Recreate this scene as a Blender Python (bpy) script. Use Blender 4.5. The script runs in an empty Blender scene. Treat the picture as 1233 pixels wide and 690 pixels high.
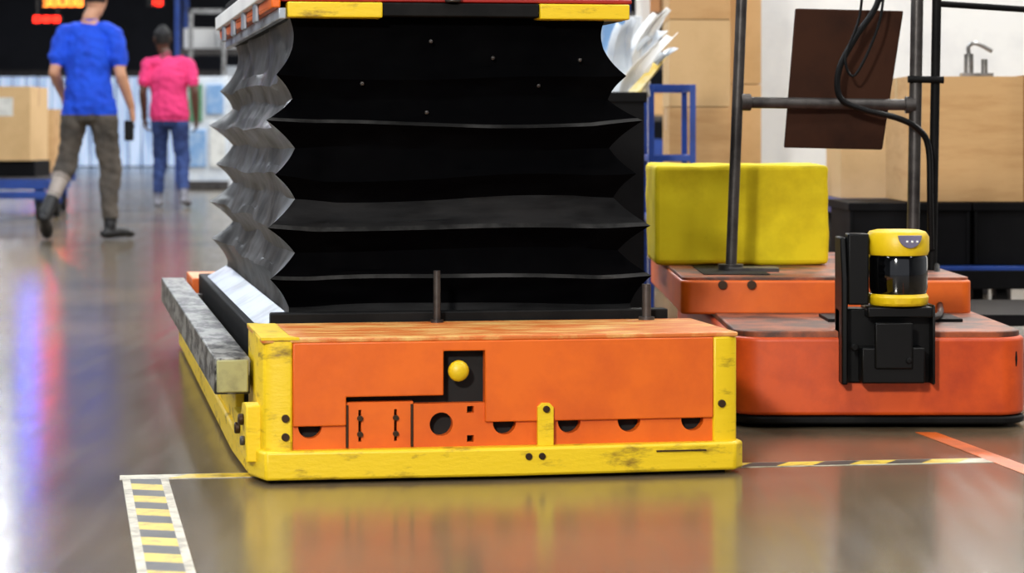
import bpy, bmesh, math, random
import numpy as np
from mathutils import Vector, Matrix, noise
random.seed(7)
sc = bpy.context.scene
FPX, CAMH, HOR, CX = 3000.0, 0.7, 165.0, 616.5

# ------------------------------------------------------------ materials
def lin(c):
    return tuple(((v/255.0)/12.92 if v/255.0 <= .04045 else ((v/255.0+.055)/1.055)**2.4) for v in c)
def mat(name, rgb, rough=.5, metal=0., rgb2=None, nscale=6., lo=.45, hi=.65, detail=6, bump=0., bscale=40., emit=0., coat=0., stretch=None, spec=.5, rvar=0.):
    m = bpy.data.materials.new(name); m.use_nodes = True
    nt = m.node_tree; b = nt.nodes['Principled BSDF']
    b.inputs['Base Color'].default_value = (*lin(rgb), 1)
    b.inputs['Roughness'].default_value = rough
    b.inputs['Metallic'].default_value = metal
    b.inputs['Coat Weight'].default_value = coat
    b.inputs['Specular IOR Level'].default_value = spec
    tc = nt.nodes.new('ShaderNodeTexCoord')
    src = tc.outputs['Object']
    if stretch:
        mp = nt.nodes.new('ShaderNodeMapping'); mp.inputs['Scale'].default_value = stretch
        nt.links.new(src, mp.inputs['Vector']); src = mp.outputs['Vector']
    n = nt.nodes.new('ShaderNodeTexNoise'); n.inputs['Scale'].default_value = nscale
    n.inputs['Detail'].default_value = detail; n.inputs['Roughness'].default_value = .65
    nt.links.new(src, n.inputs['Vector'])
    if rgb2 is None:
        rgb2 = tuple(v*.86 for v in rgb)
    r = nt.nodes.new('ShaderNodeValToRGB')
    r.color_ramp.elements[0].position = lo; r.color_ramp.elements[0].color = (*lin(rgb), 1)
    r.color_ramp.elements[1].position = hi; r.color_ramp.elements[1].color = (*lin(rgb2), 1)
    nt.links.new(n.outputs['Fac'], r.inputs['Fac'])
    nt.links.new(r.outputs['Color'], b.inputs['Base Color'])
    if rvar:
        mr = nt.nodes.new('ShaderNodeMapRange'); mr.inputs['To Min'].default_value = rough-rvar; mr.inputs['To Max'].default_value = rough+rvar
        nt.links.new(n.outputs['Fac'], mr.inputs['Value']); nt.links.new(mr.outputs['Result'], b.inputs['Roughness'])
    if bump:
        n2 = nt.nodes.new('ShaderNodeTexNoise'); n2.inputs['Scale'].default_value = bscale; n2.inputs['Detail'].default_value = 4
        nt.links.new(src, n2.inputs['Vector'])
        bp = nt.nodes.new('ShaderNodeBump'); bp.inputs['Strength'].default_value = bump; bp.inputs['Distance'].default_value = .01
        nt.links.new(n2.outputs['Fac'], bp.inputs['Height']); nt.links.new(bp.outputs['Normal'], b.inputs['Normal'])
    if emit:
        nt.links.new(r.outputs['Color'], b.inputs['Emission Color']); b.inputs['Emission Strength'].default_value = emit
    return m

M = {}
M['orange'] = mat('orange_paint', (222,100,16), .42, rgb2=(196,80,16), nscale=5, lo=.42, hi=.75, bump=.06, bscale=30, detail=9)
M['orange_red'] = mat('orange_red_paint', (212,80,20), .45, rgb2=(172,56,18), nscale=6, lo=.42, hi=.72, bump=.06, bscale=20)
M['orange_dirty'] = mat('worn_orange_deck', (160,80,42), .55, rgb2=(72,42,30), nscale=7, lo=.38, hi=.58)
M['orange_top'] = mat('scuffed_orange_top', (200,106,42), .45, rgb2=(220,178,104), nscale=9, lo=.46, hi=.62, stretch=(1,4,1))
M['yellow'] = mat('yellow_paint', (228,192,18), .42, rgb2=(200,158,16), nscale=8, lo=.5, hi=.72, bump=.08, bscale=25)
M['yellow_scuff'] = mat('scuffed_yellow_paint', (228,192,20), .45, rgb2=(110,80,22), nscale=11, lo=.54, hi=.72, bump=.1, stretch=(1,1,3), detail=10)
M['black'] = mat('black_plastic', (6,6,7), .42, rgb2=(10,10,11), spec=.2)
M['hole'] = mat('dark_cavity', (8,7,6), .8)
M['blackmatte'] = mat('matte_black_steel', (10,10,11), .6, rgb2=(22,21,21), spec=.12)
M['steel'] = mat('brushed_steel', (150,150,150), .35, .8, rgb2=(110,110,108), nscale=12, stretch=(1,.1,1))
M['dsteel'] = mat('dark_steel', (76,72,70), .4, .5, rgb2=(50,46,45), nscale=12)
M['bolt'] = mat('bolt_black_oxide', (60,40,22), .45, .5)
M['bar'] = mat('weathered_galvanised', (142,140,134), .4, .35, rgb2=(44,42,40), nscale=9, lo=.42, hi=.56, stretch=(3,1,3), bump=.15)
M['barcap'] = mat('bar_end_cap', (156,152,104), .5, rgb2=(130,126,90), nscale=14)
M['silver'] = mat('silver_rail', (176,184,196), .3, .5, rgb2=(120,126,136), nscale=5)
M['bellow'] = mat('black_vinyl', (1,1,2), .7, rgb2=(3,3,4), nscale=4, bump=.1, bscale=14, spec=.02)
M['bellow_lit'] = mat('black_vinyl_lit', (26,26,27), .6, rgb2=(6,6,7), nscale=7, lo=.4,hi=.62, bump=.1, bscale=14, spec=.1, stretch=(.5,1,3))  # mottled vinyl, lit pleat facets painted in as lighter grey
M['bellow_glint'] = mat('vinyl_highlight', (46,46,46), .5, rgb2=(6,6,6), nscale=5, lo=.42, hi=.58, spec=.15)  # highlight along the pleat peaks, painted as a grey line
M['bellow_side'] = mat('vinyl_lit_side', (66,66,68), .42, rgb2=(8,8,9), nscale=5, lo=.42, hi=.60, bump=.2, bscale=12, spec=.4)  # light falling on the left folds, painted into the vinyl colour
M['white'] = mat('white_paint', (238,238,236), .5, rgb2=(224,224,224), nscale=2)
M['red'] = mat('red_paint', (160,30,20), .4)
M['card'] = mat('cardboard', (206,164,112), .8, rgb2=(194,150,98), nscale=3, stretch=(1,1,6))
M['card2'] = mat('cardboard_shade', (156,108,66), .8, rgb2=(142,98,58), nscale=3)
M['card3'] = mat('cardboard_pale', (216,180,130), .8, rgb2=(204,168,118), nscale=3)
M['tape'] = mat('parcel_tape', (206,176,130), .3, rgb2=(196,164,118))
M['label'] = mat('paper_label', (225,225,220), .7)
M['blue'] = mat('blue_cart_paint', (24,66,150), .4, rgb2=(18,50,120))
M['brown'] = mat('dark_brown_board', (56,31,19), .75, rgb2=(42,23,15), nscale=4, spec=.12)
M['yfoam'] = mat('yellow_vinyl', (228,204,26), .7, rgb2=(200,174,16), nscale=5, lo=.45, hi=.7, bump=.3, bscale=10, spec=.2)
M['crate'] = mat('black_crate', (6,6,8), .6, rgb2=(11,11,14), spec=.12)
M['tire'] = mat('rubber', (14,14,14), .8)
M['cyan'] = mat('badge_grey', (110,106,134), .4)
M['green'] = mat('green_bin', (84,140,104), .6)
M['glass'] = mat('scanner_window', (4,4,5), .08, rgb2=(6,6,7), coat=.6)

# ------------------------------------------------------------ mesh builder
class B:
    def __init__(s): s.v=[]; s.f=[]; s.mi=[]; s.mats=[]
    def _m(s, m):
        m = M[m] if isinstance(m, str) else m
        if m not in s.mats: s.mats.append(m)
        return s.mats.index(m)
    def add(s, vs, fs, m):
        o = len(s.v); k = s._m(m)
        s.v += [tuple(v) for v in vs]
        for f in fs: s.f.append([i+o for i in f]); s.mi.append(k)
        return s
    def box(s, x0,x1,y0,y1,z0,z1,m, top=None):
        vs=[(x0,y0,z0),(x1,y0,z0),(x1,y1,z0),(x0,y1,z0),(x0,y0,z1),(x1,y0,z1),(x1,y1,z1),(x0,y1,z1)]
        s.add(vs,[(0,3,2,1),(0,1,5,4),(1,2,6,5),(2,3,7,6),(3,0,4,7)],m)
        s.add([vs[4],vs[5],vs[6],vs[7]],[(0,1,2,3)],top or m); return s
    def prism(s, out, a, b, m, axis='y', top=None):
        n=len(out)
        def P(p,t):
            return (p[0],t,p[1]) if axis=='y' else ((p[0],p[1],t) if axis=='z' else (t,p[0],p[1]))
        vs=[P(p,a) for p in out]+[P(p,b) for p in out]
        fs=[tuple(range(n)),tuple(range(2*n-1,n-1,-1))]+[(i,i+n,(i+1)%n+n,(i+1)%n) for i in range(n)]
        return s.add(vs,fs,m)
    def cyl(s, p, q, r, m, r2=None, n=20, caps=True):
        p=Vector(p); q=Vector(q); r2 = r if r2 is None else r2
        t=(q-p).normalized(); a=t.orthogonal().normalized(); b=t.cross(a)
        vs=[];
        for c,rr in ((p,r),(q,r2)):
            for i in range(n):
                th=2*math.pi*i/n; vs.append(c+rr*(a*math.cos(th)+b*math.sin(th)))
        fs=[(i,(i+1)%n,(i+1)%n+n,i+n) for i in range(n)]
        if caps: fs+=[tuple(range(n-1,-1,-1)),tuple(range(n,2*n))]
        return s.add(vs,fs,m)
    def tube(s, pts, r, m, n=10, sub=6):
        pts=[Vector(p) for p in pts]; P=[]
        for i in range(len(pts)-1):
            p0=pts[max(i-1,0)];p1=pts[i];p2=pts[i+1];p3=pts[min(i+2,len(pts)-1)]
            for k in range(sub):
                t=k/sub
                P.append(.5*((2*p1)+(p2-p0)*t+(2*p0-5*p1+4*p2-p3)*t*t+(3*p1-p0-3*p2+p3)*t**3))
        P.append(pts[-1]); vs=[]; a=None
        for i,c in enumerate(P):
            t=(P[min(i+1,len(P)-1)]-P[max(i-1,0)]).normalized()
            a = t.orthogonal().normalized() if a is None else (a-t*a.dot(t)).normalized()
            b=t.cross(a)
            for j in range(n):
                th=2*math.pi*j/n; vs.append(c+r*(a*math.cos(th)+b*math.sin(th)))
        fs=[(i*n+j,i*n+(j+1)%n,(i+1)*n+(j+1)%n,(i+1)*n+j) for i in range(len(P)-1) for j in range(n)]
        fs+=[tuple(range(n-1,-1,-1)),tuple(range((len(P)-1)*n,len(P)*n))]
        return s.add(vs,fs,m)
    def sphere(s, c, r, m, n=16, sc=(1,1,1)):
        vs=[];fs=[]
        for i in range(n//2+1):
            ph=math.pi*i/(n//2)
            for j in range(n):
                th=2*math.pi*j/n
                vs.append((c[0]+r*sc[0]*math.sin(ph)*math.cos(th),c[1]+r*sc[1]*math.sin(ph)*math.sin(th),c[2]+r*sc[2]*math.cos(ph)))
        for i in range(n//2):
            for j in range(n): fs.append((i*n+j,(i+1)*n+j,(i+1)*n+(j+1)%n,i*n+(j+1)%n))
        return s.add(vs,fs,m)
    def done(s, name, parent=None, loc=(0,0,0), rz=0., bevel=0., seg=2, smooth=True):
        me=bpy.data.meshes.new(name); me.from_pydata(s.v,[],s.f); me.update()
        for m in s.mats: me.materials.append(m)
        me.polygons.foreach_set('material_index', s.mi)
        bm=bmesh.new(); bm.from_mesh(me); bmesh.ops.remove_doubles(bm,verts=bm.verts,dist=1e-5)
        bmesh.ops.recalc_face_normals(bm,faces=bm.faces); bm.to_mesh(me); bm.free()
        if smooth:
            me.shade_smooth(); me.set_sharp_from_angle(angle=math.radians(35))
        o=bpy.data.objects.new(name,me); sc.collection.objects.link(o)
        o.location=loc; o.rotation_euler=(0,0,rz)
        if parent: o.parent=parent
        if bevel:
            md=o.modifiers.new('bevel','BEVEL'); md.width=bevel; md.segments=seg; md.limit_method='ANGLE'; md.angle_limit=math.radians(40)
        return o
def root(name, loc=(0,0,0), rz=0.):
    e=bpy.data.objects.new(name,None); sc.collection.objects.link(e); e.location=loc; e.rotation_euler=(0,0,rz); e.empty_display_size=.2
    return e

# ------------------------------------------------------------ room
XL,XR,Y0,Y1,H = -16.,14.,-12.,58.,7.2
def floor_mat():
    m=bpy.data.materials.new('polished_concrete'); m.use_nodes=True; nt=m.node_tree; b=nt.nodes['Principled BSDF']
    tc=nt.nodes.new('ShaderNodeTexCoord')
    n=nt.nodes.new('ShaderNodeTexNoise'); n.inputs['Scale'].default_value=.9; n.inputs['Detail'].default_value=6; n.inputs['Roughness'].default_value=.55
    nt.links.new(tc.outputs['Object'],n.inputs['Vector'])
    r=nt.nodes.new('ShaderNodeValToRGB'); e=r.color_ramp.elements
    e[0].position=.32; e[0].color=(*lin((84,76,64)),1); e[1].position=.72; e[1].color=(*lin((118,102,78)),1)
    nt.links.new(n.outputs['Fac'],r.inputs['Fac'])
    mp=nt.nodes.new('ShaderNodeMapping'); mp.inputs['Scale'].default_value=(14,1.2,1); mp.inputs['Rotation'].default_value=(0,0,.45)
    nt.links.new(tc.outputs['Object'],mp.inputs['Vector'])
    n3=nt.nodes.new('ShaderNodeTexNoise'); n3.inputs['Scale'].default_value=1.5; n3.inputs['Detail'].default_value=3
    nt.links.new(mp.outputs['Vector'],n3.inputs['Vector'])
    mr=nt.nodes.new('ShaderNodeMapRange'); mr.inputs['From Min'].default_value=.35; mr.inputs['From Max'].default_value=.7
    mr.inputs['To Min'].default_value=.17; mr.inputs['To Max'].default_value=.215
    nt.links.new(n3.outputs['Fac'],mr.inputs['Value']); nt.links.new(mr.outputs['Result'],b.inputs['Roughness'])
    nt.links.new(r.outputs['Color'],b.inputs['Base Color'])
    b.inputs['Specular IOR Level'].default_value=.6
    return m
M['floor']=floor_mat()
M['walld']=mat('dark_far_wall',(34,36,46),.8,rgb2=(20,20,28),nscale=.4)
M['walls']=mat('side_wall_panel',(130,134,140),.8,rgb2=(110,114,122),nscale=.3)
M['ceil']=mat('ceiling_deck',(84,86,92),.8,rgb2=(64,66,72),nscale=.4)
B().box(XL,XR,Y0,Y1,-.1,0,'floor').done('floor')
B().box(XL,XR,Y0,Y1,H,H+.1,'ceil').done('ceiling')
B().box(XL,XR,Y1,Y1+.1,0,H,'walld').done('wall_back')
B().box(XL-.1,XL,Y0,Y1,0,H,'walls').done('wall_left')
B().box(XR,XR+.1,Y0,Y1,0,H,'walls').done('wall_right')
M['farglow']=mat('added_glow_curtain',(200,216,240),.5,rgb2=(140,164,200),nscale=3,stretch=(2,1,.15),lo=.4,hi=.6,emit=1.0)  # glowing curtain added to brighten the back wall and far floor
b=B()
for i in range(22):
    x=-12.2+i*.3; b.box(x,x+.27,Y1-.05-.02*(i%2),Y1-.03,.03,2.1,'farglow')
b.box(-12.3,-5.5,Y1-.1,Y1-.001,2.1,2.25,'dsteel'); b.box(-12.35,-12.2,Y1-.1,Y1-.001,0,2.25,'dsteel'); b.box(-5.6,-5.45,Y1-.1,Y1-.001,0,2.25,'dsteel')
b.done('glow_door_1')
w=bpy.data.worlds.new('world'); sc.world=w; w.use_nodes=True
w.node_tree.nodes['Background'].inputs['Color'].default_value=(.86,.9,1,1)
w.node_tree.nodes['Background'].inputs['Strength'].default_value=.6
M['lamp']=mat('lamp_diffuser',(240,245,255),.5,rgb2=(236,242,255),emit=5.)
for yy,en in ((-1,150),(5.5,190),(12,350),(21,460),(31,460),(42,460)):
    for xx in (-9,-2.2,3.6,10):
        L=bpy.data.lights.new('ceiling_light_src','AREA'); L.shape='RECTANGLE'; L.size=.5; L.size_y=3.; L.energy=en*(1.5 if (yy==12 and xx>3) else 1); L.color=(1,.97,.92) if xx>0 else (.9,.95,1)
        b=B().box(xx-.3,xx+.3,yy-1.6,yy+1.6,H-.28,H-.16,'white').box(xx-.24,xx+.24,yy-1.5,yy+1.5,H-.29,H-.279,'lamp').cyl((xx,yy-1,H-.2),(xx,yy-1,H+.02),.015,'dsteel').cyl((xx,yy+1,H-.2),(xx,yy+1,H+.02),.015,'dsteel')
        fo=b.done('ceiling_light')
        o=bpy.data.objects.new('lamp_source',L); sc.collection.objects.link(o); o.location=(xx,yy,H-.32); o.parent=fo
def area(name,loc,tgt,en,sx,sy,col=(1,1,1)):
    L=bpy.data.lights.new(name,'AREA'); L.shape='RECTANGLE'; L.size=sx; L.size_y=sy; L.energy=en; L.color=col
    o=bpy.data.objects.new(name,L); sc.collection.objects.link(o); o.location=loc
    o.rotation_euler=(Vector(tgt)-Vector(loc)).to_track_quat('-Z','Y').to_euler(); return o
area('added_fill_left',(-7,8,4.2),(-.4,6.5,.6),150,1.2,1.0,(.92,.96,1))  # fill light added for the left folds of the bellows
area('added_key_front',(-1.7,-1.5,3.0),(.3,5.5,.3),430,.5,.5,(1,.97,.9))  # key light added for the vehicle front and a shadow on the yellow box

# ------------------------------------------------------------ lift AGV (foreground)
RZ=math.atan2(.1754,.9845); AX,AY=-.506,5.036
agv=root('bellows_lift_guided_vehicle',(AX,AY,0),RZ)
def U(x,v=0.):
    k=(x-CX)/FPX
    return (k*(AY+.9845*v)-AX+.1754*v)/(.9845-.1754*k)
def Z(y): return (575.-y)/586.
W=U(887)
plan=[(U(318),-.03),(W*.5,-.045),(W-.01,-.03),(W+.012,.0),(W+.012,.42),(W+.012,3.3),(-.022,3.3),(-.032,.46),(-.022,.06)]
b=B(); b.prism(plan,.008,Z(536),'yellow_scuff',axis='z'); b.done('bumper_skirt',agv,bevel=.006)
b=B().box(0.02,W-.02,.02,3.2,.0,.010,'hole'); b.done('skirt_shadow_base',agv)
b=B()
b.prism([(0.004,.0),(.024,-.012),(U(352),-.012),(U(352),.38),(.0,.38),(-.004,.03)],Z(536)-.005,Z(402),'yellow_scuff',axis='z')
b.prism([(U(857),-.012),(W-.02,-.012),(W,.0),(W,.38),(U(857),.38)],Z(536)-.005,Z(408),'yellow_scuff',axis='z')
b.done('corner_posts',agv,bevel=.005)
b=B()
b.box(U(352),U(857),.024,.38,Z(536),Z(409),'hole')
b.done('core',agv)
b=B(); b.box(-.002,W+.0,-.012,.39,Z(409),Z(403),'orange_top'); b.done('top_cover',agv,bevel=.003)
b=B(); b.prism([(-.002,-.014),(.075,-.014),(.03,.1),(.02,.39),(-.002,.39)],Z(403)-.004,Z(403)+.0015,'yellow_scuff',axis='z')
b.done('edge_paint',agv)
pl=[(352,409),(857,409),(857,507),(583,507),(583,421),(533,421),(533,474),(416,474),(416,508),(352,508)]
pl=[(U(x),Z(y)) for x,y in pl]
b=B(); b.prism(pl,-.014,.018,'orange'); b.done('upper_panel',agv,bevel=.0025)
b=B()
b.prism([(U(352),Z(537)),(U(857),Z(537)),(U(857),Z(500)),(U(586),Z(500)),(U(586),Z(484)),(U(497),Z(484)),(U(497),Z(481)),(U(416),Z(481)),(U(416),Z(500)),(U(352),Z(500))],-.004,.022,'orange')
lp=b.done('lower_panel',agv,smooth=False)
cb=B()
for x in (373,607,685,757,833): cb.cyl((U(x),-.1,Z(509)),(U(x),.1,Z(509)),.024,'hole',n=28)
cb.cyl((U(531),-.1,Z(509)),(U(531),.1,Z(509)),.024,'hole',n=28)
for x in (433,476):
    cb.box(U(x)-.003,U(x)+.003,-.1,.1,Z(528),Z(490),'hole')
for y in (492,527): cb.box(U(566)-.007,U(566)+.007,-.1,.1,Z(y)-.007,Z(y)+.007,'hole')
cut=cb.done('cut_tool',smooth=False)
cut.location=(AX,AY,0); cut.rotation_euler=(0,0,RZ)
md=lp.modifiers.new('holes','BOOLEAN'); md.object=cut; md.operation='DIFFERENCE'; md.solver='EXACT'
bpy.context.view_layer.update()
dg=bpy.context.evaluated_depsgraph_get()
me=bpy.data.meshes.new_from_object(lp.evaluated_get(dg)); lp.modifiers.clear(); lp.data=me
for p in me.polygons: p.use_smooth=False
bpy.data.objects.remove(cut)
b=B()
b.box(U(494),U(497),-.008,-.002,Z(535),Z(484),'bolt')
b.box(U(416),U(419),-.008,-.002,Z(535),Z(484),'bolt')
b.cyl((U(551),.022,Z(445)),(U(551),-.004,Z(445)),.012,'dsteel')
b.sphere((U(551),-.012,Z(445)),.022,'yellow',sc=(1,.7,1))
b.prism([(U(645),Z(536)),(U(664),Z(536)),(U(664),Z(490)),(U(659),Z(485)),(U(650),Z(485)),(U(645),Z(490))],-.024,-.012,'yellow_scuff')
b.cyl((U(655),-.024,Z(492)),(U(655),-.03,Z(492)),.007,'bolt')
for x,y in ((433,500),(433,519),(476,500),(476,519)): b.cyl((U(x),-.004,Z(y)),(U(x),-.011,Z(y)),.006,'bolt')
for x,y in ((343,498),(867,490),(343,520)): b.cyl((U(x),-.01,Z(y)),(U(x),-.018,Z(y)),.008,'bolt')
for x in (632,648): b.cyl((U(x),-.04,Z(547)),(U(x),-.048,Z(547)),.007,'bolt')
b.box(U(785),U(845),-.040,-.0385,Z(545.5),Z(543.5),'bolt')
b.done('fasteners_and_knob',agv,bevel=.001)
b=B()
b.prism([(.02,.04),(.02,.155),(.06,.158),(.14,.150),(.2,.11),(.42,.11),(.46,.07),(.46,.04)],-.03,.002,'yellow_scuff',axis='x')
b.cyl((-.03,.09,.12),(-.042,.09,.12),.012,'bolt'); b.cyl((-.03,.2,.09),(-.042,.2,.09),.012,'bolt')
b.cyl((-.03,.06,.08),(-.04,.06,.08),.01,'dsteel')
b.prism([(.5,.04),(.5,.14),(3.1,.14),(3.1,.04)],-.02,.0,'yellow_scuff',axis='x')
b.done('side_plates',agv,bevel=.003)
b=B(); b.box(-.084,-.010,.185,3.2,.162,.238,'bar'); b.box(-.080,-.014,.180,.186,.166,.234,'barcap')
b.box(-.02,.02,.3,.36,.17,.22,'dsteel').box(-.02,.02,2.6,2.66,.17,.22,'dsteel')
b.done('side_guard_tube',agv,bevel=.003)
b=B()
b.box(.02,W-.02,.39,2.86,.06,.27,'blackmatte')
b.box(.0,W-.0,2.86,3.25,.05,.255,'orange',top='orange_top')
b.box(.05,W-.05,.40,.44,.27,.315,'blackmatte')
b.done('deck_frame',agv,bevel=.004)
b=B(); b.prism([(.03,.265),(.1,.305),(.1,.29),(.04,.25)],.5,2.7,'silver',axis='y'); b.done('side_rail',agv,bevel=.002)
b=B()
for x,y0,y1,r in ((531,326,390,.008),(786,345,390,.010)):
    u=U(x,.3); b.cyl((u,.36,.28),(u,.36,.7-(y0-165)/550.),r,'dsteel'); b.cyl((u,.36,.28),(u,.36,.3),r*1.8,'dsteel')
b.done('guide_pins',agv)
def bellows():
    zs=[.283]; kinds=[.5]
    seq=[(.322,.25),(.387,1),(.442,0),(.500,1.1),(.562,0),(.617,.8),(.675,0),(.737,1.15),(.785,.1),(.838,.75),(.9,.1),(.964,.2)]
    zs+= [a for a,_ in seq]; kinds+=[k for _,k in seq]
    NS_U,NS_V=60,80
    sub=8
    Zs=[];Ks=[]
    for i in range(len(zs)-1):
        for s_ in range(sub):
            t=s_/sub; Zs.append(zs[i]*(1-t)+zs[i+1]*t)
            # cloth pulled in between folds gives pointed pleats
            Ks.append(kinds[i]*(1-t)+kinds[i+1]*t-.09*math.sin(math.pi*t))
    Zs.append(zs[-1]); Ks.append(kinds[-1])
    vs=[];n=2*(NS_U+NS_V)
    for z,k in zip(Zs,Ks):
        o=.060*k; tz=(z-.28)/.68; tt=max(0,(z-.72)/.25)
        u0=.112-o; u1=.862+o-.060*tz; v0=.50-o; v1=2.62+o*1.6-.35*tt
        for j in range(n):
            if j<NS_U: t=j/NS_U; u,v=u0+(u1-u0)*t,v0; nx,ny=0,-1; e=min(t,1-t)
            elif j<NS_U+NS_V: t=(j-NS_U)/NS_V; u,v=u1,v0+(v1-v0)*t; nx,ny=1,0; e=min(t,1-t)
            elif j<2*NS_U+NS_V: t=(j-NS_U-NS_V)/NS_U; u,v=u1-(u1-u0)*t,v1; nx,ny=0,1; e=min(t,1-t)
            else: t=(j-2*NS_U-NS_V)/NS_V; u,v=u0,v1-(v1-v0)*t; nx,ny=-1,0; e=min(t,1-t)
            w_=min(1,e*8)
            nn=noise.noise(Vector((u*4,v*4,z*9)))*.010+noise.noise(Vector((u*15,v*15,z*30)))*.004
            d=nn*w_-.032*k*w_
            dz=(noise.noise(Vector((u*2.5+7,v*2.5,round(z*8.7)*3.1)))*.014-.010*k)*w_
            vs.append((u+nx*d,v+ny*d,z+dz*(1 if .3<z<.95 else 0)))
    b=B(); R=len(Zs)
    ks=[b._m(x) for x in ('bellow','bellow_side','bellow_lit','bellow_glint')]
    F=[];MI=[]
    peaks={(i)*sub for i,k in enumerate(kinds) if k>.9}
    for i in range(R-1):
        for j in range(n):
            f=(i*n+j,i*n+(j+1)%n,(i+1)*n+(j+1)%n,(i+1)*n+j)
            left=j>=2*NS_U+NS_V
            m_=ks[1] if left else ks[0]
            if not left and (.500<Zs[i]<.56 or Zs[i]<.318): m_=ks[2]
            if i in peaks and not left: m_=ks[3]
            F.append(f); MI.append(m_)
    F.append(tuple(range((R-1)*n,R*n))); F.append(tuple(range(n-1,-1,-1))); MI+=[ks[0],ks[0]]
    b.v=vs; b.f=[list(f) for f in F]; b.mi=MI
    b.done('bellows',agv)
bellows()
b=B()
for x,y in ((650,102),(515,135),(437,100),(595,68),(700,70),(520,48)):
    b.sphere((U(x,.46),.476,.7-(y-165)/546.),.005,'dsteel',n=8)
b.done('bellows_studs',agv)
b=B()
b.box(.09,.30,.43,.52,.964,.998,'yellow_scuff'); b.box(.30,.655,.44,.52,.968,.998,'blackmatte'); b.box(.655,.86,.43,.52,.964,.998,'yellow_scuff')
b.box(.085,.865,.52,2.3,.964,.99,'blackmatte')
b.box(.070,.088,.44,2.3,.960,.985,'silver'); b.box(.055,.075,.44,2.3,.985,1.01,'orange')
b.box(.055,.87,.45,2.3,1.0,1.010,'red'); b.box(.07,.86,.46,2.3,1.010,1.09,'blackmatte')
b.box(.04,.07,.5,2.3,1.012,1.05,'white')
for v in (.8,1.2,1.6,2.0): b.box(.045,.055,v,v+.08,.97,1.05,'silver')
for i in range(15): b.cyl((.1,.5+i*.12,1.115),(.85,.5+i*.12,1.115),.03,'steel')
b.cyl((U(548,.4),.435,1.0),(U(548,.4),.435,1.05),.018,'dsteel')
b.done('lift_platform',agv,bevel=.003)
b=B()
for u,v in ((.12,.3),(.85,.3),(.12,2.9),(.85,2.9)): b.cyl((u-.03,v,.055),(u+.03,v,.055),.055,'tire')
b.done('wheels',agv)

# ------------------------------------------------------------ tow AGV (right)
tug=root('tow_guided_vehicle',(0,0,0))
def PX(x,y,Y): s=FPX/Y; return ((x-CX)/s, Y, CAMH-(y-HOR)/s)
def rrect(x0,x1,y0,y1,rf,rb,n=7):
    out=[]
    for cx,cy,r,a0 in ((x1-rb,y1-rb,rb,0),(x0+rb,y1-rb,rb,90),(x0+rf,y0+rf,rf,180),(x1-rf,y0+rf,rf,270)):
        for i in range(n+1):
            a=math.radians(a0+90*i/n); out.append((cx+r*math.cos(a),cy+r*math.sin(a)))
    return out
def bowed(x0,x1,y0,y1,rf,rb,bow=.04):
    return [(x,y-(bow*(1-((x-(x0+x1)/2)/((x1-x0)/2))**2) if y<y0+rf*.5 else 0)) for x,y in rrect(x0,x1,y0,y1,rf,rb)]
b=B()
b.prism(bowed(.53,1.245,6.0,8.0,.07,.03),.03,.218,'orange_red',axis='z')
b.done('lower_body',tug,bevel=.009,seg=3)
b=B(); b.prism(bowed(.54,1.235,6.01,7.99,.065,.03),.21,.232,'orange_dirty',axis='z'); b.done('lower_top',tug,bevel=.003)
b=B(); b.prism(bowed(.535,1.245,5.995,8.0,.07,.03),.010,.028,'blackmatte',axis='z'); b.done('rubber_skirt',tug,bevel=.005)
b=B(); b.prism(rrect(.45,1.225,6.63,8.1,.03,.03),.228,.318,'orange',axis='z'); b.done('upper_tier',tug,bevel=.006,seg=3)
b=B(); b.prism(rrect(.455,1.22,6.64,8.09,.03,.03),.316,.326,'orange_dirty',axis='z'); b.done('upper_deck',tug,bevel=.002)
b=B()
for x in (870,905): p=PX(x,343,6.63); b.cyl((p[0],6.632,p[2]),(p[0],6.62,p[2]),.012,'bolt')
b.box(.60,.74,6.9,7.0,.325,.337,'dsteel')
b.box(.52,.7,6.75,7.2,.326,.329,'blackmatte')
b.sphere((1.205,6.012,.165),.03,'blackmatte',sc=(.5,.3,1.5))
b.box(.80,1.14,6.3,6.5,.23,.24,'blackmatte')
b.done('fittings',tug,bevel=.001)
b=B()
for x in (.56,1.2):
    for y in (6.4,7.7): b.cyl((x-.02,y,.06),(x+.02,y,.06),.06,'tire')
b.done('wheels',tug)
scn=B(); scx=.925; scy=5.97
def dsec(cx,cy,rx,ry,n=24):
    out=[]
    for i in range(n):
        a=2*math.pi*i/n; c,s_=math.cos(a),math.sin(a)
        p=1.0 if s_<0 else .6
        out.append((cx+rx*math.copysign(abs(c)**(p),c),cy+ry*math.copysign(abs(s_)**p,s_)))
    return out
def loft(b,levels,m,cx=scx,cy=scy):
    n=24; vs=[];fs=[]
    for z,rx,ry in levels: vs+=[(x,y,z) for x,y in dsec(cx,cy,rx,ry)]
    for i in range(len(levels)-1):
        for j in range(n): fs.append((i*n+j,i*n+(j+1)%n,(i+1)*n+(j+1)%n,(i+1)*n+j))
    fs+=[tuple(range(n-1,-1,-1)),tuple(range((len(levels)-1)*n,len(levels)*n))]
    b.add(vs,fs,m)
loft(scn,[(.418,.070,.075),(.428,.074,.078),(.462,.074,.078),(.474,.066,.07),(.478,.05,.055)],'yellow')
loft(scn,[(.325,.066,.07),(.34,.07,.074),(.41,.07,.074),(.420,.066,.07)],'glass')
loft(scn,[(.298,.066,.07),(.304,.071,.076),(.318,.073,.077),(.326,.068,.072)],'yellow')
scn.prism([(scx+.016+.028*math.cos(a*math.pi/10),.467-.030*math.sin(a*math.pi/10)) for a in range(11)],5.887,5.9,'cyan')
for i in range(3): scn.box(scx+.006+.012*i,scx+.011+.012*i,5.884,5.888,.450,.455,'white')
scn.done('laser_scanner',tug,bevel=.001)
b=B()
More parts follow.
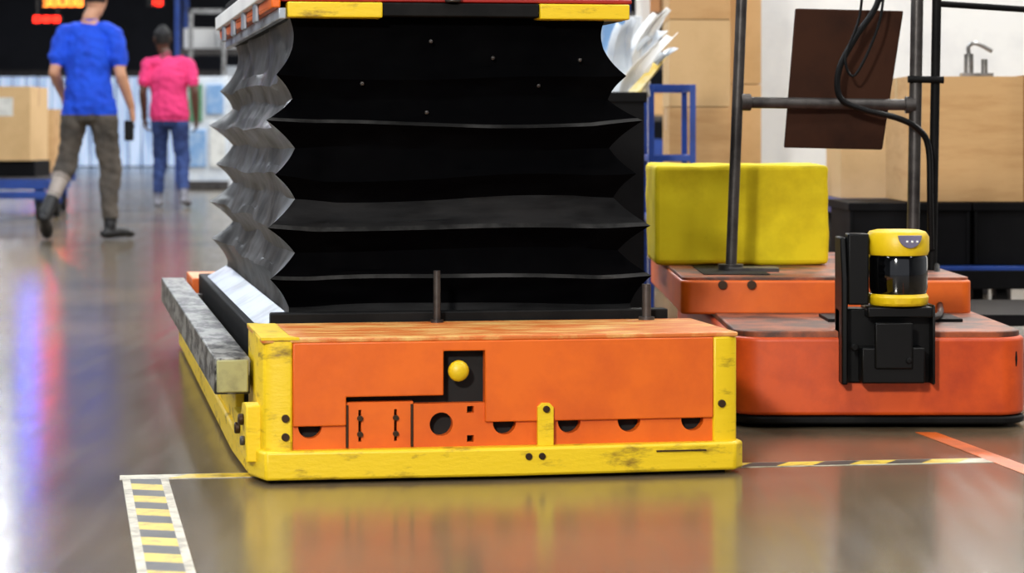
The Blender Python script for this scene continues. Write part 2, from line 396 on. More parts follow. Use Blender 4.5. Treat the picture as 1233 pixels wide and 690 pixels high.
b.prism([(5.93,.11),(5.93,.36),(5.96,.46),(6.06,.46),(6.06,.11)],.785,.80,'black',axis='x')
b.prism([(5.93,.11),(5.93,.30),(6.06,.30),(6.06,.11)],1.0,1.008,'black',axis='x')
b.box(.785,1.008,5.975,6.05,.11,.288,'black'); b.box(.80,.85,5.93,5.99,.30,.47,'black')
b.box(.845,1.0,5.92,6.04,.27,.296,'black'); b.box(.83,.98,5.91,5.99,.115,.2,'black'); b.box(.86,.95,5.90,5.92,.15,.26,'black')
b.cyl((.815,5.93,.20),(.815,5.918,.20),.010,'blackmatte'); b.cyl((.94,5.905,.17),(.94,5.895,.17),.008,'blackmatte')
b.done('scanner_bracket',tug,bevel=.004)
b=B()
b.cyl((.611,6.96,.32),(.668,6.96,1.75),.0155,'dsteel'); b.cyl((.611,6.96,.325),(.611,6.96,.345),.035,'dsteel')
b.cyl((1.125,7.0,.32),(1.15,7.0,1.75),.0175,'dsteel')
b.cyl((1.180,7.0,.32),(1.205,7.0,1.75),.013,'blackmatte')
b.cyl((.638,6.97,.797),(1.135,7.0,.79),.016,'dsteel'); b.cyl((.638,6.96,.797),(.665,6.965,.797),.024,'dsteel'); b.cyl((1.105,7.0,.79),(1.132,7.0,.79),.024,'dsteel')
b.cyl((.668,6.96,1.74),(1.15,7.0,1.74),.016,'dsteel')
b.cyl((1.11,6.985,.862),(1.21,6.985,.86),.010,'blackmatte')
b.cyl((1.19,7.0,1.075),(1.5,7.05,1.058),.009,'blackmatte')
b.done('mast_frame',tug)
b=B()
b.prism([(.80,1.063),(1.105,1.056),(1.045,.664),(.768,.67)],7.03,7.045,'brown')
b.done('control_panel_board',tug,bevel=.004)
b=B()
b.tube([PX(1062,-60,6.94),PX(1058,0,6.94),PX(1030,45,6.93),PX(1010,85,6.93),PX(1012,118,6.93),PX(1040,132,6.93),PX(1080,142,6.93),PX(1105,155,6.94),PX(1118,178,6.95),PX(1120,240,6.96),PX(1121,300,6.98)],.009,'black')
b.tube([PX(1040,-40,6.93),PX(1035,20,6.93),PX(1018,70,6.92),PX(1030,90,6.92),PX(1058,30,6.92),PX(1066,-30,6.93)],.004,'black')
b.tube([(1.19,6.98,.34),(1.15,6.7,.26),(1.08,6.3,.25),(1.0,6.08,.26)],.008,'black')
b.done('cables',tug)
b=B(); b.box(.415,.922,7.25,7.7,.328,.618,'yfoam'); o=b.done('yellow_padded_box',bevel=.014,seg=3)
sm=o.modifiers.new('s','SUBSURF'); sm.subdivision_type='SIMPLE'; sm.levels=4; sm.render_levels=4
tx=bpy.data.textures.new('crumple','CLOUDS'); tx.noise_scale=.16
dm=o.modifiers.new('d','DISPLACE'); dm.texture=tx; dm.strength=.018; dm.mid_level=.5
# ------------------------------------------------------------ cardboard etc.
def carton(name,x0,x1,y0,y1,z0,z1,m='card',side=None,label=False,rz=0):
    cx,cy=(x0+x1)/2,(y0+y1)/2; hx,hy=(x1-x0)/2,(y1-y0)/2; h=z1-z0
    b=B(); b.box(-hx,hx,-hy,hy,0,h-.004,m)
    b.box(-hx,hx,-hy,-.002,h-.004,h,m); b.box(-hx,hx,.002,hy,h-.004,h,m)
    b.box(-hx,hx,-.03,.03,h,h+.0012,'tape'); b.box(-hx-.0012,-hx,-.03,.03,h*.75,h,'tape'); b.box(hx,hx+.0012,-.03,.03,h*.75,h,'tape')
    if label: b.box(hx*.2,hx*.7,-hy-.002,-hy,h*.6,h*.85,'label')
    return b.done(name,loc=(cx,cy,z0),rz=rz,bevel=.003)
def crate(b,x0,x1,y0,y1,z0,z1,m='crate'):
    t=.012
    b.box(x0,x1,y0,y1,z0,z0+t,m); b.box(x0,x1,y0,y0+t,z0,z1,m); b.box(x0,x1,y1-t,y1,z0,z1,m); b.box(x0,x0+t,y0,y1,z0,z1,m); b.box(x1-t,x1,y0,y1,z0,z1,m)
    b.box(x0-.012,x1+.012,y0-.012,y0+.004,z1-.03,z1,m); b.box(x0-.012,x0+.004,y0,y1,z1-.03,z1,m); b.box(x1-.004,x1+.012,y0,y1,z1-.03,z1,m)
    nn=max(2,int((x1-x0)/.2))
    for i in range(nn+1):
        x=x0+(x1-x0)*i/nn; b.box(x-.006,x+.006,y0-.008,y0,z0,z1,m)
for i,(a,c) in enumerate(((1.28,1.72),(1.75,2.2))):
    cb=B(); crate(cb,a,c,9.4,10.0,.218,.452); cb.box(a,c,9.4,10.0,.43,.452,'crate'); cb.done('plastic_crate' ,bevel=.002)
b=B(); b.box(1.25,2.3,9.35,10.1,.16,.215,'blue'); b.box(1.25,2.3,9.33,9.36,.13,.20,'crate')
for x in (1.4,1.85,2.2):
    for y in (9.45,9.95): b.cyl((x-.02,y,.065),(x+.02,y,.065),.065,'tire'); b.box(x-.03,x+.03,y-.02,y+.02,.1,.16,'dsteel')
b.done('transport_dolly',bevel=.003)
carton('cardboard_box',1.50,1.94,9.45,10.0,.455,.93,'card','card2')
b=B(); b.box(1.945,2.3,9.5,10.0,.455,.935,'card2'); b.box(1.945,2.3,9.72,9.78,.935,.9365,'tape'); b.done('cardboard_box',bevel=.004)
carton('cardboard_box',1.40,1.90,10.6,11.1,.44,.925,'card3')
b=B(); b.box(1.35,2.2,10.5,11.2,.38,.438,'blue')
for x in (1.42,2.1):
    for y in (10.6,11.1): b.box(x-.02,x+.02,y-.02,y+.02,0,.38,'dsteel')
b.done('cart_table',bevel=.003)
b=B(); b.cyl((1.42,7.55,.065),(1.47,7.55,.065),.065,'tire'); b.cyl((1.415,7.55,.065),(1.475,7.55,.065),.025,'steel')
b.box(1.40,1.9,7.5,8.2,.13,.165,'crate'); b.cyl((1.85,7.55,.065),(1.9,7.55,.065),.065,'tire'); b.cyl((1.42,8.15,.065),(1.47,8.15,.065),.065,'tire'); b.cyl((1.85,8.15,.065),(1.9,8.15,.065),.065,'tire')
b.done('flatbed_cart',bevel=.003)
b=B(); x=1.76; zb=.934
b.cyl((x,9.6,zb),(x,9.6,1.02),.018,'steel'); b.cyl((x+.06,9.6,zb),(x+.06,9.6,1.0),.012,'steel'); b.tube([(x,9.6,1.02),(x,9.6,1.05),(x+.03,9.6,1.06),(x+.09,9.6,1.03)],.008,'steel'); b.box(x-.03,x+.09,9.57,9.63,zb,zb+.012,'steel')
b.done('steel_dispenser_tap')
B().box(1.22,6.2,13,13.12,0,2.9,'white').box(1.22,6.2,12.98,13.0,0,.12,'dsteel').box(1.19,1.23,12.97,13.14,0,2.92,'steel').box(3.6,3.63,12.97,13.0,0,2.9,'steel').done('partition_wall')
z=0.
for h,m in ((.42,'card2'),(.42,'card'),(.40,'card3'),(.42,'card'),(.4,'card3')):
    carton('cardboard_box',.72,1.0,11.4,11.9,z+.0,z+h-.004,m,label=(z>1)); z+=h
z=0.
for h,m in ((.5,'card3'),(.45,'card3'),(.5,'card3'),(.4,'card')):
    carton('cardboard_box',1.0+.01,1.17,11.7,12.1,z,z+h-.004,m); z+=h
b=B()
for x in (.57,.74):
    for y in (10.2,10.7): b.box(x-.012,x+.012,y-.012,y+.012,0,.915,'blue')
for z in (.35,.6,.89):
    b.box(.57,.74,10.19,10.21,z,z+.025,'blue'); b.box(.57,.74,10.69,10.71,z,z+.025,'blue'); b.box(.56,.58,10.2,10.7,z,z+.025,'blue'); b.box(.73,.75,10.2,10.7,z,z+.025,'blue')
b.box(.57,.74,10.2,10.7,.34,.36,'blue')
b.done('blue_tube_rack',bevel=.002)
M['wrap']=mat('white_film',(220,226,232),.4,rgb2=(196,206,218),nscale=6)
M['wrapb']=mat('pale_blue_film',(120,160,206),.4,rgb2=(180,200,220),nscale=6)
M['wrapy']=mat('yellow_film',(226,196,90),.5,rgb2=(232,222,190),nscale=9)
bin_=root('waste_bin',(0,0,0))
b=B(); b.prism([(.34,9.4),(.50,9.4),(.50,9.85),(.34,9.85)],0,.85,'crate',axis='z'); b.box(.33,.51,9.39,9.86,.83,.87,'crate'); b.done('bin_body',bin_,bevel=.005)
b=B()
for i,(x,yy,wd,hh,ln_,m) in enumerate(((.40,9.5,.11,.30,.04,'wrap'),(.43,9.6,.12,.26,.12,'wrap'),(.46,9.5,.12,.24,.12,'white'),(.45,9.7,.12,.32,.11,'white'),(.47,9.45,.09,.14,.09,'wrapy'),(.38,9.7,.12,.36,.03,'wrapb'),(.44,9.55,.10,.34,.14,'white'),(.47,9.75,.10,.20,.14,'wrap'))):
    nn=8; vs=[]
    for k in range(nn+1):
        t=k/nn; cx=x+ln_*t*t; cz=.84+hh*t; cy=yy+.03*math.sin(t*4+i)
        for s_ in range(5):
            q=s_/4-.5; vs.append((cx+q*wd*(1-.3*t)+.01*math.sin(t*6+i),cy+.02*math.sin(q*6+i),cz+.03*q+.012*math.sin(q*9+i)))
    fs=[(k*5+s_,k*5+s_+1,(k+1)*5+s_+1,(k+1)*5+s_) for k in range(nn) for s_ in range(4)]
    b.add(vs,fs,m)
o=b.done('waste_sheets',bin_); so=o.modifiers.new('t','SOLIDIFY'); so.thickness=.002
b=B()
for x in (.30,.66):
    for y in (12.3,12.9): b.box(x-.02,x+.02,y-.02,y+.02,0,2.2,'white')
for z,m in ((.3,'wrap'),(.7,'blue'),(1.1,'white'),(1.5,'wrap')):
    b.box(.28,.68,12.3,12.9,z,z+.03,'white'); b.box(.31,.46,12.35,12.85,z+.03,z+.25,m); b.box(.49,.64,12.35,12.85,z+.03,z+.2,'wrapb' if z<1 else 'wrap')
b.done('storage_shelf',bevel=.003)

# ------------------------------------------------------------ left: cart with boxes
cl=root('blue_platform_cart',(-4.4,21.0,0))
b=B(); b.box(-.75,.5,0,1.0,.26,.34,'blue'); b.box(-.72,.47,.02,.98,.34,.36,'dsteel'); b.box(-.75,.5,-.02,0,.18,.24,'blue')
for x in (-.65,.4):
    for y in (.1,.9): b.cyl((x-.025,y,.08),(x+.025,y,.08),.08,'tire'); b.box(x-.04,x+.04,y-.03,y+.03,.12,.26,'blue')
b.box(-.75,-.71,.0,.04,.3,1.1,'blue'); b.box(-.75,-.71,.96,1.0,.3,1.1,'blue'); b.box(-.75,-.71,.0,1.0,1.06,1.1,'blue')
b.done('platform_cart_body',cl,bevel=.004)
carton('cardboard_box',-5.05,-4.08,21.1,21.9,.50,1.13,'card3',label=True)
b=B(); b.box(-5.0,-4.05,21.15,21.85,.362,.498,'crate'); b.done('black_tray',bevel=.004)
carton('cardboard_box',-4.7,-4.27,23.2,23.8,.36,.96,'card')
b=B(); b.box(-5.2,-4.2,23.1,24.0,.28,.355,'blue')
for x in (-5.1,-4.3):
    for y in (23.2,23.9): b.cyl((x-.02,y,.08),(x+.02,y,.08),.08,'tire'); b.box(x-.03,x+.03,y-.03,y+.03,.12,.28,'blue')
b.done('blue_dolly',bevel=.004)
def rack(name,x0,x1,y,zt,seed,cols):
    r=random.Random(seed); b=B()
    nb=max(1,int((x1-x0)/1.4))
    for i in range(nb+1):
        x=x0+(x1-x0)*i/nb
        for yy in (y,y+1.0): b.box(x-.04,x+.04,yy-.04,yy+.04,0,zt,'blue' if seed%2 else 'dsteel')
    z=.15
    while z<zt-.3:
        b.box(x0,x1,y-.03,y+.03,z-.1,z,'dsteel'); b.box(x0,x1,y,y+1,z-.03,z,'dsteel')
        x=x0+.08
        while x<x1-.4:
            w_=r.uniform(.25,.6); h=r.uniform(.25,.75)
            if r.random()<.8: b.box(x,min(x+w_,x1-.06),y+.02+r.random()*.1,y+.9,z,z+h,r.choice(cols))
            x+=w_+r.uniform(.03,.2)
        z+=.95
    b.done(name)
rack('pallet_rack',-11.5,-8.2,37,3.2,1,['card','crate','white','blue','card2'])
rack('pallet_rack',-5.1,-3.9,38,3.4,5,['wrap','white','wrapb','wrap','green'])
rack('pallet_rack',-3.5,3.5,46,4.5,2,['card','crate','white','blue','card2'])
rack('pallet_rack',3.5,11,30,4.5,4,['card','crate','white','blue','card2'])
rack('pallet_rack',-14.5,-10.5,28,3.4,6,['card','crate','card2'])
def column(x,y,w_,m='walls'):
    B().box(x-w_/2,x+w_/2,y-w_/2,y+w_/2,0,H,m).box(x-w_/2-.03,x+w_/2+.03,y-w_/2-.03,y+w_/2+.03,0,1.1,'white').done('support_column',bevel=.01)
M['colm']=mat('concrete_column',(150,152,158),.7,rgb2=(120,122,130),nscale=2)
column(-3.6,36,.6,'colm')
b=B(); b.box(-4.35,-3.75,33,34.2,0,1.5,'wrap'); b.box(-4.28,-4.1,32.97,33,.9,1.4,'green'); b.box(-4.05,-3.82,32.97,33,1.0,1.4,'wrapb'); b.box(-4.3,-4.05,32.97,33,.3,.8,'wrapb'); b.box(-4.0,-3.8,32.97,33,.3,.9,'label'); b.box(-4.35,-3.75,32.95,33,.0,.12,'dsteel')
b.box(-4.3,-4.24,33.1,33.16,1.5,2.4,'steel'); b.box(-3.86,-3.8,33.1,33.16,1.5,2.4,'steel'); b.box(-4.3,-3.8,33.1,33.16,2.34,2.4,'steel')
b.done('packing_machine',bevel=.01)
M['ledr']=mat('led_red',(255,40,20),.5,rgb2=(255,50,30),emit=2.5)
M['ledo']=mat('led_orange',(255,150,50),.5,rgb2=(255,110,30),emit=3.)
M['streakr']=mat('red_streak_glow',(255,60,60),.5,rgb2=(255,40,50),emit=15.)  # glow for the unseen panels added to streak the floor
M['streakb']=mat('blue_streak_glow',(60,90,255),.5,rgb2=(50,80,255),emit=36.)
def sign(name,x,y,z,w_,h,m):
    b=B(); b.box(x-w_/2,x+w_/2,y,y+.1,z-h/2,z+h/2,'hole')
    r=random.Random(int(x*100)); n=int(w_/.11)
    for i in range(n):
        cx=x-w_/2+(i+.5)*w_/n; a=w_/n*.32
        for sx in (-1,1):
            if r.random()<.8: b.box(cx+sx*a-.012,cx+sx*a+.012,y-.01,y,z-h*.36,z+h*.36,m)
        for zz in (-.34,0,.34):
            if r.random()<.75: b.box(cx-a,cx+a,y-.01,y,z+zz*h-.012,z+zz*h+.012,m)
    b.cyl((x-w_*.35,y+.05,z+h/2),(x-w_*.35,y+.05,H),.012,'dsteel'); b.cyl((x+w_*.35,y+.05,z+h/2),(x+w_*.35,y+.05,H),.012,'dsteel')
    return b.done(name)
sign('led_display_sign',-5.95,33,2.50,.55,.18,'ledo')
sign('led_display_sign',-6.2,33.2,2.27,.38,.10,'ledr')
sign('led_display_sign',-5.3,37,2.70,.24,.12,'ledr')
def streak_panel(name,x,y,z0,z1,w_,m):
    b=B(); b.box(x-w_/2-.04,x+w_/2+.04,y,y+.12,z0-.04,z1+.04,'black'); b.box(x-w_/2,x+w_/2,y-.02,y,z0,z1,m); b.cyl((x,y+.06,z1),(x,y+.06,H),.02,'dsteel'); b.done(name)
streak_panel('red_streak_emitter',-9.2,50,3.75,4.5,.5,'streakr'); streak_panel('blue_streak_emitter',-7.75,40,3.2,4.0,.13,'streakb')  # emitters added above the view to make red and blue floor streaks

# ------------------------------------------------------------ floor markings
M['ftw']=mat('white_floor_tape',(196,188,168),.4,rgb2=(120,110,90),nscale=20,lo=.45,hi=.68)
M['fty']=mat('yellow_floor_tape',(212,180,40),.4,rgb2=(150,122,40),nscale=24,lo=.5,hi=.68)
M['ftk']=mat('black_floor_tape',(34,30,26),.4,rgb2=(60,52,42),nscale=20)
M['fto']=mat('orange_floor_line',(200,94,32),.4,rgb2=(160,78,38),nscale=8)
dx,dy=-.1754,.9845
def tl(t,wd):
    bx,by=-.602,4.0
    return (bx+dx*t+dy*wd, by+dy*t-dx*wd)
wid=.093; T0,T1=-1.6,1.10
b=B(); b.prism([tl(T0,0),tl(T0,wid),tl(T1,wid),tl(T1,0)],.0002,.001,'ftw',axis='z')
t=T0; i=0
while t<T1-.06:
    a,c=.016,wid-.016
    b.prism([tl(t,a),tl(t-.03,c),tl(t+.085-.03,c),tl(min(t+.085,T1),a)],.001,.0018,'ftk' if i%2 else 'fty',axis='z'); t+=.085; i+=1
P0=(-.80,5.08); P1=(1.05,5.36); dv=Vector((P1[0]-P0[0],P1[1]-P0[1])); ln=dv.length; dv/=ln; nv=Vector((-dv.y,dv.x))
def cr(t,w_): p=Vector(P0)+dv*t+nv*w_; return (p.x,p.y)
b.prism([cr(0,0),cr(ln,0),cr(ln,.07),cr(0,.07)],.0002,.001,'ftw',axis='z')
t=.1;i=0
while t<ln-.1:
    col='fty' if (t<.5) else ('ftk' if i%2 else 'fty')
    b.prism([cr(t,.008),cr(t+.08,.008),cr(t+.12,.062),cr(t+.04,.062)],.001,.0018,col,axis='z'); t+=.08;i+=1
b.done('hazard_floor_tape',smooth=False)
b=B(); b.prism([(.955,5.9),(1.005,5.9),(1.29,4.0),(1.235,4.0)],.0003,.0012,'fto',axis='z'); b.done('orange_floor_line',smooth=False)

# ------------------------------------------------------------ people
def chain(V,F,pts,rad,side=(1,0,0),n=16,cap=True):
    pts=[Vector(p) for p in pts]; S=Vector(side)
    if cap:
        t0=(pts[0]-pts[1]).normalized(); t1=(pts[-1]-pts[-2]).normalized()
        r0=min(rad[0]); r1=min(rad[-1])
        pts=[pts[0]+t0*r0*.95,pts[0]+t0*r0*.7]+pts+[pts[-1]+t1*r1*.7,pts[-1]+t1*r1*.95]
        rad=[tuple(x*.3 for x in rad[0]),tuple(x*.72 for x in rad[0])]+list(rad)+[tuple(x*.72 for x in rad[-1]),tuple(x*.3 for x in rad[-1])]
    o=len(V)
    for i,p in enumerate(pts):
        t=(pts[min(i+1,len(pts)-1)]-pts[max(i-1,0)]).normalized()
        a=(S-t*S.dot(t))
        a=a.normalized() if a.length>.05 else t.orthogonal().normalized()
        c=t.cross(a)
        for j in range(n):
            th=2*math.pi*j/n; V.append(p+a*rad[i][0]*math.cos(th)+c*rad[i][1]*math.sin(th))
    m_=len(pts)
    for i in range(m_-1):
        for j in range(n): F.append((o+i*n+j,o+i*n+(j+1)%n,o+(i+1)*n+(j+1)%n,o+(i+1)*n+j))
    F.append(tuple(o+j for j in range(n-1,-1,-1))); F.append(tuple(o+(m_-1)*n+j for j in range(n)))
def human(name,loc,rz,J,mats,long_leg=True,cap=False,build=1.0,held=False):
    V=[];F=[];SEG=[]
    def C(pts,rad,label,side=(1,0,0)):
        rad=[(r,r) if not isinstance(r,tuple) else r for r in rad]
        chain(V,F,pts,rad,side)
        for i in range(len(pts)-1):
            SEG.append((Vector(pts[i]),Vector(pts[i+1]),(rad[i][0]+rad[i][1])/2,(rad[i+1][0]+rad[i+1][1])/2,label))
    w_=build; hem=J['hem']
    pel=Vector(J['pelvis']); ch=Vector(J['chest']); nk=Vector(J['neck']); hd=Vector(J['head'])
    C([Vector((pel.x,pel.y,hem+.05)),pel+Vector((0,0,.04)),pel.lerp(ch,.45),ch,ch+Vector((0,0,.10)),nk+Vector((0,0,-.035))],
      [(.172*w_,.125*w_),(.164*w_,.120*w_),(.155*w_,.115*w_),(.178*w_,.125*w_),(.150*w_,.10*w_),(.072,.07)],'shirt')
    C([pel+Vector((0,0,.0)),pel+Vector((0,0,-.10))],[(.14,.10),(.135,.10)],'pants')
    C([nk+Vector((0,0,-.06)),nk+Vector((0,.005,.03)),hd+Vector((0,-.01,-.08))],[.062,.056,.055],'skin')
    for sd in ('L','R'):
        sh=Vector(J['sh'+sd]); el=Vector(J['el'+sd]); wr=Vector(J['wr'+sd])
        C([nk+Vector((0,0,-.06)),sh.lerp(nk+Vector((0,0,-.05)),.4),sh],[.055,.060,.058],'shirt',side=(0,1,0))
        m1=sh.lerp(el,.66)
        C([sh,sh.lerp(el,.4),m1],[.062,.063,.062],'shirt')
        C([sh.lerp(el,.5),el],[.046,.039],'skin')
        C([el,el.lerp(wr,.3),wr],[.040,.040,.026],'skin')
        hdv=Vector(J['hand'+sd]).normalized(); kn=wr+hdv*.085
        sg=-1 if sd=='L' else 1
        wd=Vector((0,1,0)); wd=(wd-hdv*wd.dot(hdv)).normalized()
        inn=Vector((-sg,0,0)); inn=(inn-hdv*inn.dot(hdv)).normalized()
        C([wr-hdv*.01,wr+hdv*.04,kn],[(.028,.018),(.04,.019),(.042,.015)],'skin',side=wd)
        for i,lf in enumerate((.072,.082,.078,.06)):
            b0=kn+wd*(.032-.0215*i)-hdv*.01
            p1=b0+(hdv*.92+inn*.3).normalized()*lf*.5; p2=p1+(hdv*.6+inn*.8).normalized()*lf*.3; p3=p2+(hdv*.2+inn).normalized()*lf*.25
            C([b0,p1,p2,p3],[.0105,.0095,.0088,.008],'skin')
        t0=wr+hdv*.03+wd*.03; t1=t0+(wd*.7+hdv*.7+inn*.3).normalized()*.04; t2=t1+(hdv+inn*.5).normalized()*.03
        C([t0,t1,t2],[.013,.011,.0095],'skin')
        hp=Vector(J['hip'+sd]); k_=Vector(J['kn'+sd]); an=Vector(J['an'+sd]); toe=Vector(J['toe'+sd])
        C([hp+Vector((0,0,.0)),hp.lerp(k_,.35),hp.lerp(k_,.75),k_],[(.090,.10),(.088,.095),(.074,.08),(.067,.07)],'pants')
        if long_leg or sd=='R':
            C([k_,k_.lerp(an,.35),k_.lerp(an,.84)],[.067,.064,.052],'pants')
            C([k_.lerp(an,.8),an],[.045,.042],'shoe')
        else:
            C([k_,k_.lerp(an,.22)],[.068,.066],'pants')
            C([k_,k_.lerp(an,.3),k_.lerp(an,.9)],[.052,.057,.040],'skin2' )
            C([k_.lerp(an,.66),an],[.05,.052],'shoe')
        fd=(toe-an); fd_h=fd.normalized(); up=Vector((0,0,1)); sdv=fd_h.cross(up).normalized()
        heel=an-Vector((fd.x,fd.y,0)).normalized()*.04+ (Vector((0,0,-.045)) if an.z<.15 else -fd_h.cross(sdv)*-.03)
        C([heel,an.lerp(toe,.35)+Vector((0,0,-.018)),toe.lerp(an,.25),toe],[(.036,.036),(.042,.04),(.048,.033),(.036,.026)],'shoe',side=sdv)
    yaw=J.get('headyaw',0.); R=Matrix.Rotation(yaw,3,'Z')
    def hp_(x,y,z): return hd+R@Vector((x,y,z))
    C([hp_(0,.018,-.105),hp_(0,.012,-.085),hp_(0,.006,-.05),hp_(0,0,0),hp_(0,-.006,.05),hp_(0,-.006,.085)],
      [(.038,.05),(.054,.068),(.066,.084),(.074,.094),(.074,.095),(.056,.072)],'head',side=R@Vector((1,0,0)))
    C([hp_(0,.088,.012),hp_(0,.104,-.02),hp_(0,.10,-.03)],[.009,.014,.012],'skin')
    C([hp_(-.02,.088,-.058),hp_(.02,.088,-.058)],[.009,.009],'lip')
    C([hp_(-.03,.088,.032),hp_(.03,.088,.032)],[.01,.01],'skin')
    for s_ in (-1,1):
        C([hp_(s_*.078,-.005,-.025),hp_(s_*.084,-.012,.02)],[(.008,.016),(.008,.02)],'skin',side=R@Vector((1,0,0)))
    me=bpy.data.meshes.new(name+'_raw'); me.from_pydata(V,[],F); me.update()
    bm=bmesh.new(); bm.from_mesh(me); bmesh.ops.recalc_face_normals(bm,faces=bm.faces); bm.to_mesh(me); bm.free()
    o=bpy.data.objects.new(name,me); sc.collection.objects.link(o)
    md=o.modifiers.new('r','REMESH'); md.mode='VOXEL'; md.voxel_size=.008
    s2=o.modifiers.new('s','SMOOTH'); s2.factor=.5; s2.iterations=3
    bpy.context.view_layer.update(); dg=bpy.context.evaluated_depsgraph_get()
    m2=bpy.data.meshes.new_from_object(o.evaluated_get(dg)); o.modifiers.clear(); o.data=m2; m2.name=name
    m2.materials.clear()
    labs=['shirt','pants','skin','shoe','hair','lip','skin2']
    for l in labs: m2.materials.append(mats.get(l,mats['skin']))
    nf=len(m2.polygons); c=np.empty(nf*3); m2.polygons.foreach_get('center',c); c=c.reshape(-1,3)
    best=np.full(nf,1e9); lab=np.zeros(nf,int)
    for p,q,r0,r1,l in SEG:
        p_=np.array(p); d=np.array(q-p); L2=(d@d) or 1e-9
        t=np.clip(((c-p_)@d)/L2,0,1); dist=np.abs(np.linalg.norm(c-(p_+t[:,None]*d),axis=1)-(r0+(r1-r0)*t))
        li={'head':2}.get(l, labs.index(l) if l in labs else 2)
        mk=dist<best-1e-6; best[mk]=dist[mk]; lab[mk]=li
    rel=(c-np.array(hd))@np.array(R)
    hm=(np.linalg.norm(rel,axis=1)<.16)&(rel[:,2]>-.075)&(c[:,2]>nk.z+.03)
    hair=hm&((rel[:,2]>.055+0*rel[:,0])|((rel[:,1]<.0)&(rel[:,2]>-.045)&(np.abs(rel[:,0])<.079)))
    lab[hair]=4
    tor=(np.abs(c[:,0]-pel.x)<.205*w_)&(c[:,2]<1.38)&(c[:,2]>.6)&((lab==0)|(lab==1))
    lab[tor&(c[:,2]>=hem)]=0; lab[tor&(c[:,2]<hem)]=1
    m2.polygons.foreach_set('material_index',lab.astype(np.int32)); m2.shade_smooth()
    cloth=np.zeros(len(m2.vertices),bool)
    for pg in m2.polygons:
        if pg.material_index in (0,1):
            for vi in pg.vertices: cloth[vi]=True
    nrm=[v.normal.copy() for v in m2.vertices]
    for i,v in enumerate(m2.vertices):
        if cloth[i]:
            q=v.co; a=noise.noise(Vector((q.x*9,q.y*9,q.z*5)))*.016+noise.noise(Vector((q.x*20+q.z*14,q.y*20,q.z*16-q.x*8)))*.010
            v.co=q+nrm[i]*(a+.003)
        elif (v.co-hd).length<.17 and v.co.z>hd.z+.05:
            v.co=v.co+nrm[i]*(.006+noise.noise(v.co*40)*.006)
    m2.update()
    o.location=loc; o.rotation_euler=(0,0,rz)
    b=B()
    for s_ in (-1,1):
        p=hp_(s_*.032,.082,.012); b.sphere(p,.0125,'label',n=12); p=hp_(s_*.032,.0915,.012); b.sphere(p,.0055,'hole',n=8)
        b.cyl(hp_(s_*.018,.093,.034),hp_(s_*.048,.085,.034),.004,'hole',n=6)
    b.done('eyes',o)
    if cap:
        b=B(); cm=mats['cap']
        n=20; vs=[];lv=((.035,1.03),(.06,1.05),(.085,.98),(.105,.72),(.113,.3))
        for z,s_ in lv:
            for j in range(n):
                th=2*math.pi*j/n; vs.append(hp_(.079*s_*math.cos(th),-.004+.1*s_*math.sin(th),z))
        fs=[(i*n+j,i*n+(j+1)%n,(i+1)*n+(j+1)%n,(i+1)*n+j) for i in range(len(lv)-1) for j in range(n)]+[tuple(range(4*n,5*n)),tuple(range(n-1,-1,-1))]
        b.add(vs,fs,cm)
        br=[(.07*math.cos(math.pi*i/8),.085+.075*math.sin(math.pi*i/8)) for i in range(9)]+[(-.07,.05),(.07,.05)]
        b.add([hp_(x,y,.038) for x,y in br]+[hp_(x,y,.044) for x,y in br],[tuple(range(11)),tuple(range(21,10,-1))]+[(i,(i+1)%11,(i+1)%11+11,i+11) for i in range(11)],cm)
        b.done('cap',o)
    if held:
        wr=Vector(J['wrR']); hv=Vector(J['handR']).normalized(); p=wr+hv*.12+Vector((-.028,.0,0))
        b=B(); b.cyl(p+Vector((0,-.03,.0)),p+Vector((0,.09,-.01)),.022,'black'); b.box(p.x-.03,p.x+.03,p.y-.07,p.y-.01,p.z-.11,p.z+.03,'black')
        b.done('handheld_scanner',o,bevel=.008)
    return o
def cm(n,c,c2=None,r=.85,bump=.2): return mat(n,c,r,rgb2=c2,nscale=8,lo=.4,hi=.65,bump=bump,bscale=60)
skinA=mat('skin_light',(200,148,118),.5,rgb2=(190,136,106),nscale=10); skinB=mat('skin_dark',(84,52,38),.5,rgb2=(72,44,32),nscale=10)
blue=dict(shirt=cm('blue_tshirt',(14,76,214),(10,58,184)),pants=cm('grey_trousers',(88,80,72),(60,55,50)),skin=skinA,skin2=mat('calf_skin',(168,156,148),.6),
          shoe=cm('black_boot',(20,20,24),r=.5),hair=cm('brown_hair',(44,30,22),r=.6),lip=mat('lip',(170,100,88),.5))
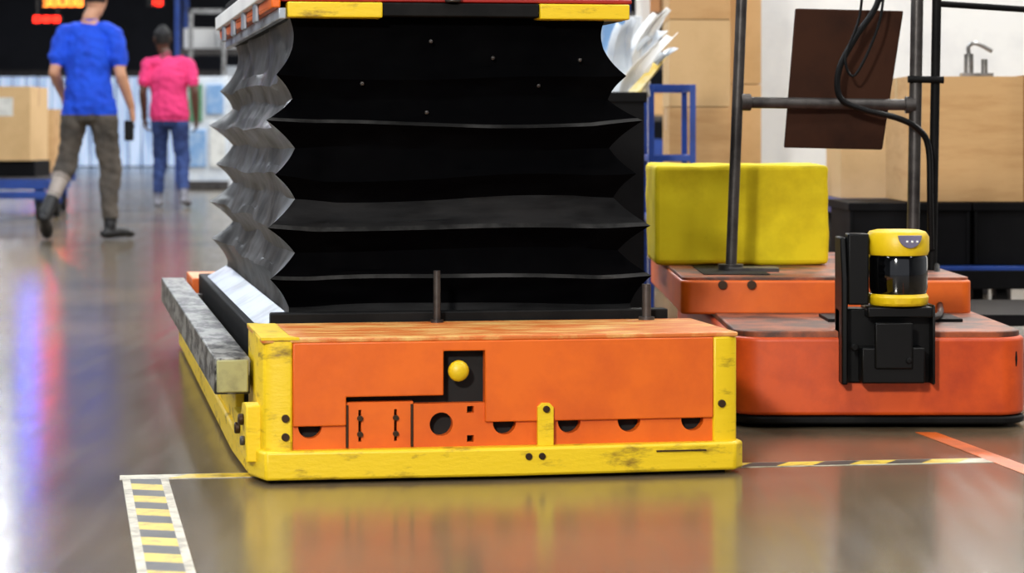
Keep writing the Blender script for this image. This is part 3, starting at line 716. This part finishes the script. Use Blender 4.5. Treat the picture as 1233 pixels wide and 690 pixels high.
JB=dict(hem=.85,pelvis=(0,0,.98),chest=(.0,.02,1.28),neck=(.01,.03,1.49),head=(.045,.06,1.665),headyaw=-.3,
 shL=(-.165,.02,1.41),elL=(-.225,-.04,1.14),wrL=(-.205,.17,.99),handL=(.1,.5,-.8),
 shR=(.170,.02,1.41),elR=(.225,-.03,1.13),wrR=(.285,.08,.90),handR=(.1,.25,-1),
 hipL=(-.085,0,.93),knL=(-.15,.04,.52),anL=(-.265,-.16,.17),toeL=(-.27,-.06,.03),
 hipR=(.09,0,.93),knR=(.14,.06,.49),anR=(.145,.02,.085),toeR=(.27,.14,.033))
human('man_in_blue_tshirt',(-2.90,17.05,0),0,JB,blue,long_leg=False,held=True)
pink=dict(shirt=cm('pink_tshirt',(226,56,118),(206,42,104)),pants=cm('blue_jeans',(44,66,120),(30,46,92)),skin=skinB,
          shoe=cm('grey_sneaker',(130,130,140),r=.5),hair=cm('black_hair',(14,12,12),r=.6),lip=mat('lip_dark',(70,36,32),.5),cap=cm('dark_cap',(22,20,24),r=.7))
JP=dict(hem=.86,pelvis=(0,0,.97),chest=(-.0,.01,1.3),neck=(-.04,.02,1.5),head=(-.07,.04,1.665),headyaw=.25,
 shL=(-.205,.01,1.43),elL=(-.255,-.03,1.15),wrL=(-.25,.06,.89),handL=(.0,.2,-1),
 shR=(.19,.01,1.43),elR=(.26,-.05,1.15),wrR=(.27,.0,.88),handR=(.0,.2,-1),
 hipL=(-.09,0,.92),knL=(-.10,.1,.50),anL=(-.115,.04,.085),toeL=(-.12,.22,.03),
 hipR=(.09,0,.92),knR=(.13,.02,.50),anR=(.17,-.16,.12),toeR=(.19,-.0,.033))
human('man_in_pink_tshirt',(-3.40,24.7,0),0,JP,pink,long_leg=True,cap=True,build=1.15)

# ------------------------------------------------------------ camera
cd=bpy.data.cameras.new('camera'); cam=bpy.data.objects.new('camera',cd); sc.collection.objects.link(cam)
cd.sensor_width=36; cd.sensor_fit='HORIZONTAL'; cd.lens=36*FPX/1233.
cam.location=(0,0,CAMH); cam.rotation_euler=(math.pi/2,0,0)
cd.shift_x=0; cd.shift_y=(HOR-345.)/1233.
cd.clip_end=200
cd.dof.use_dof=True; cd.dof.focus_distance=5.5; cd.dof.aperture_fstop=6.3
sc.camera=cam
sc.view_settings.view_transform='Standard'
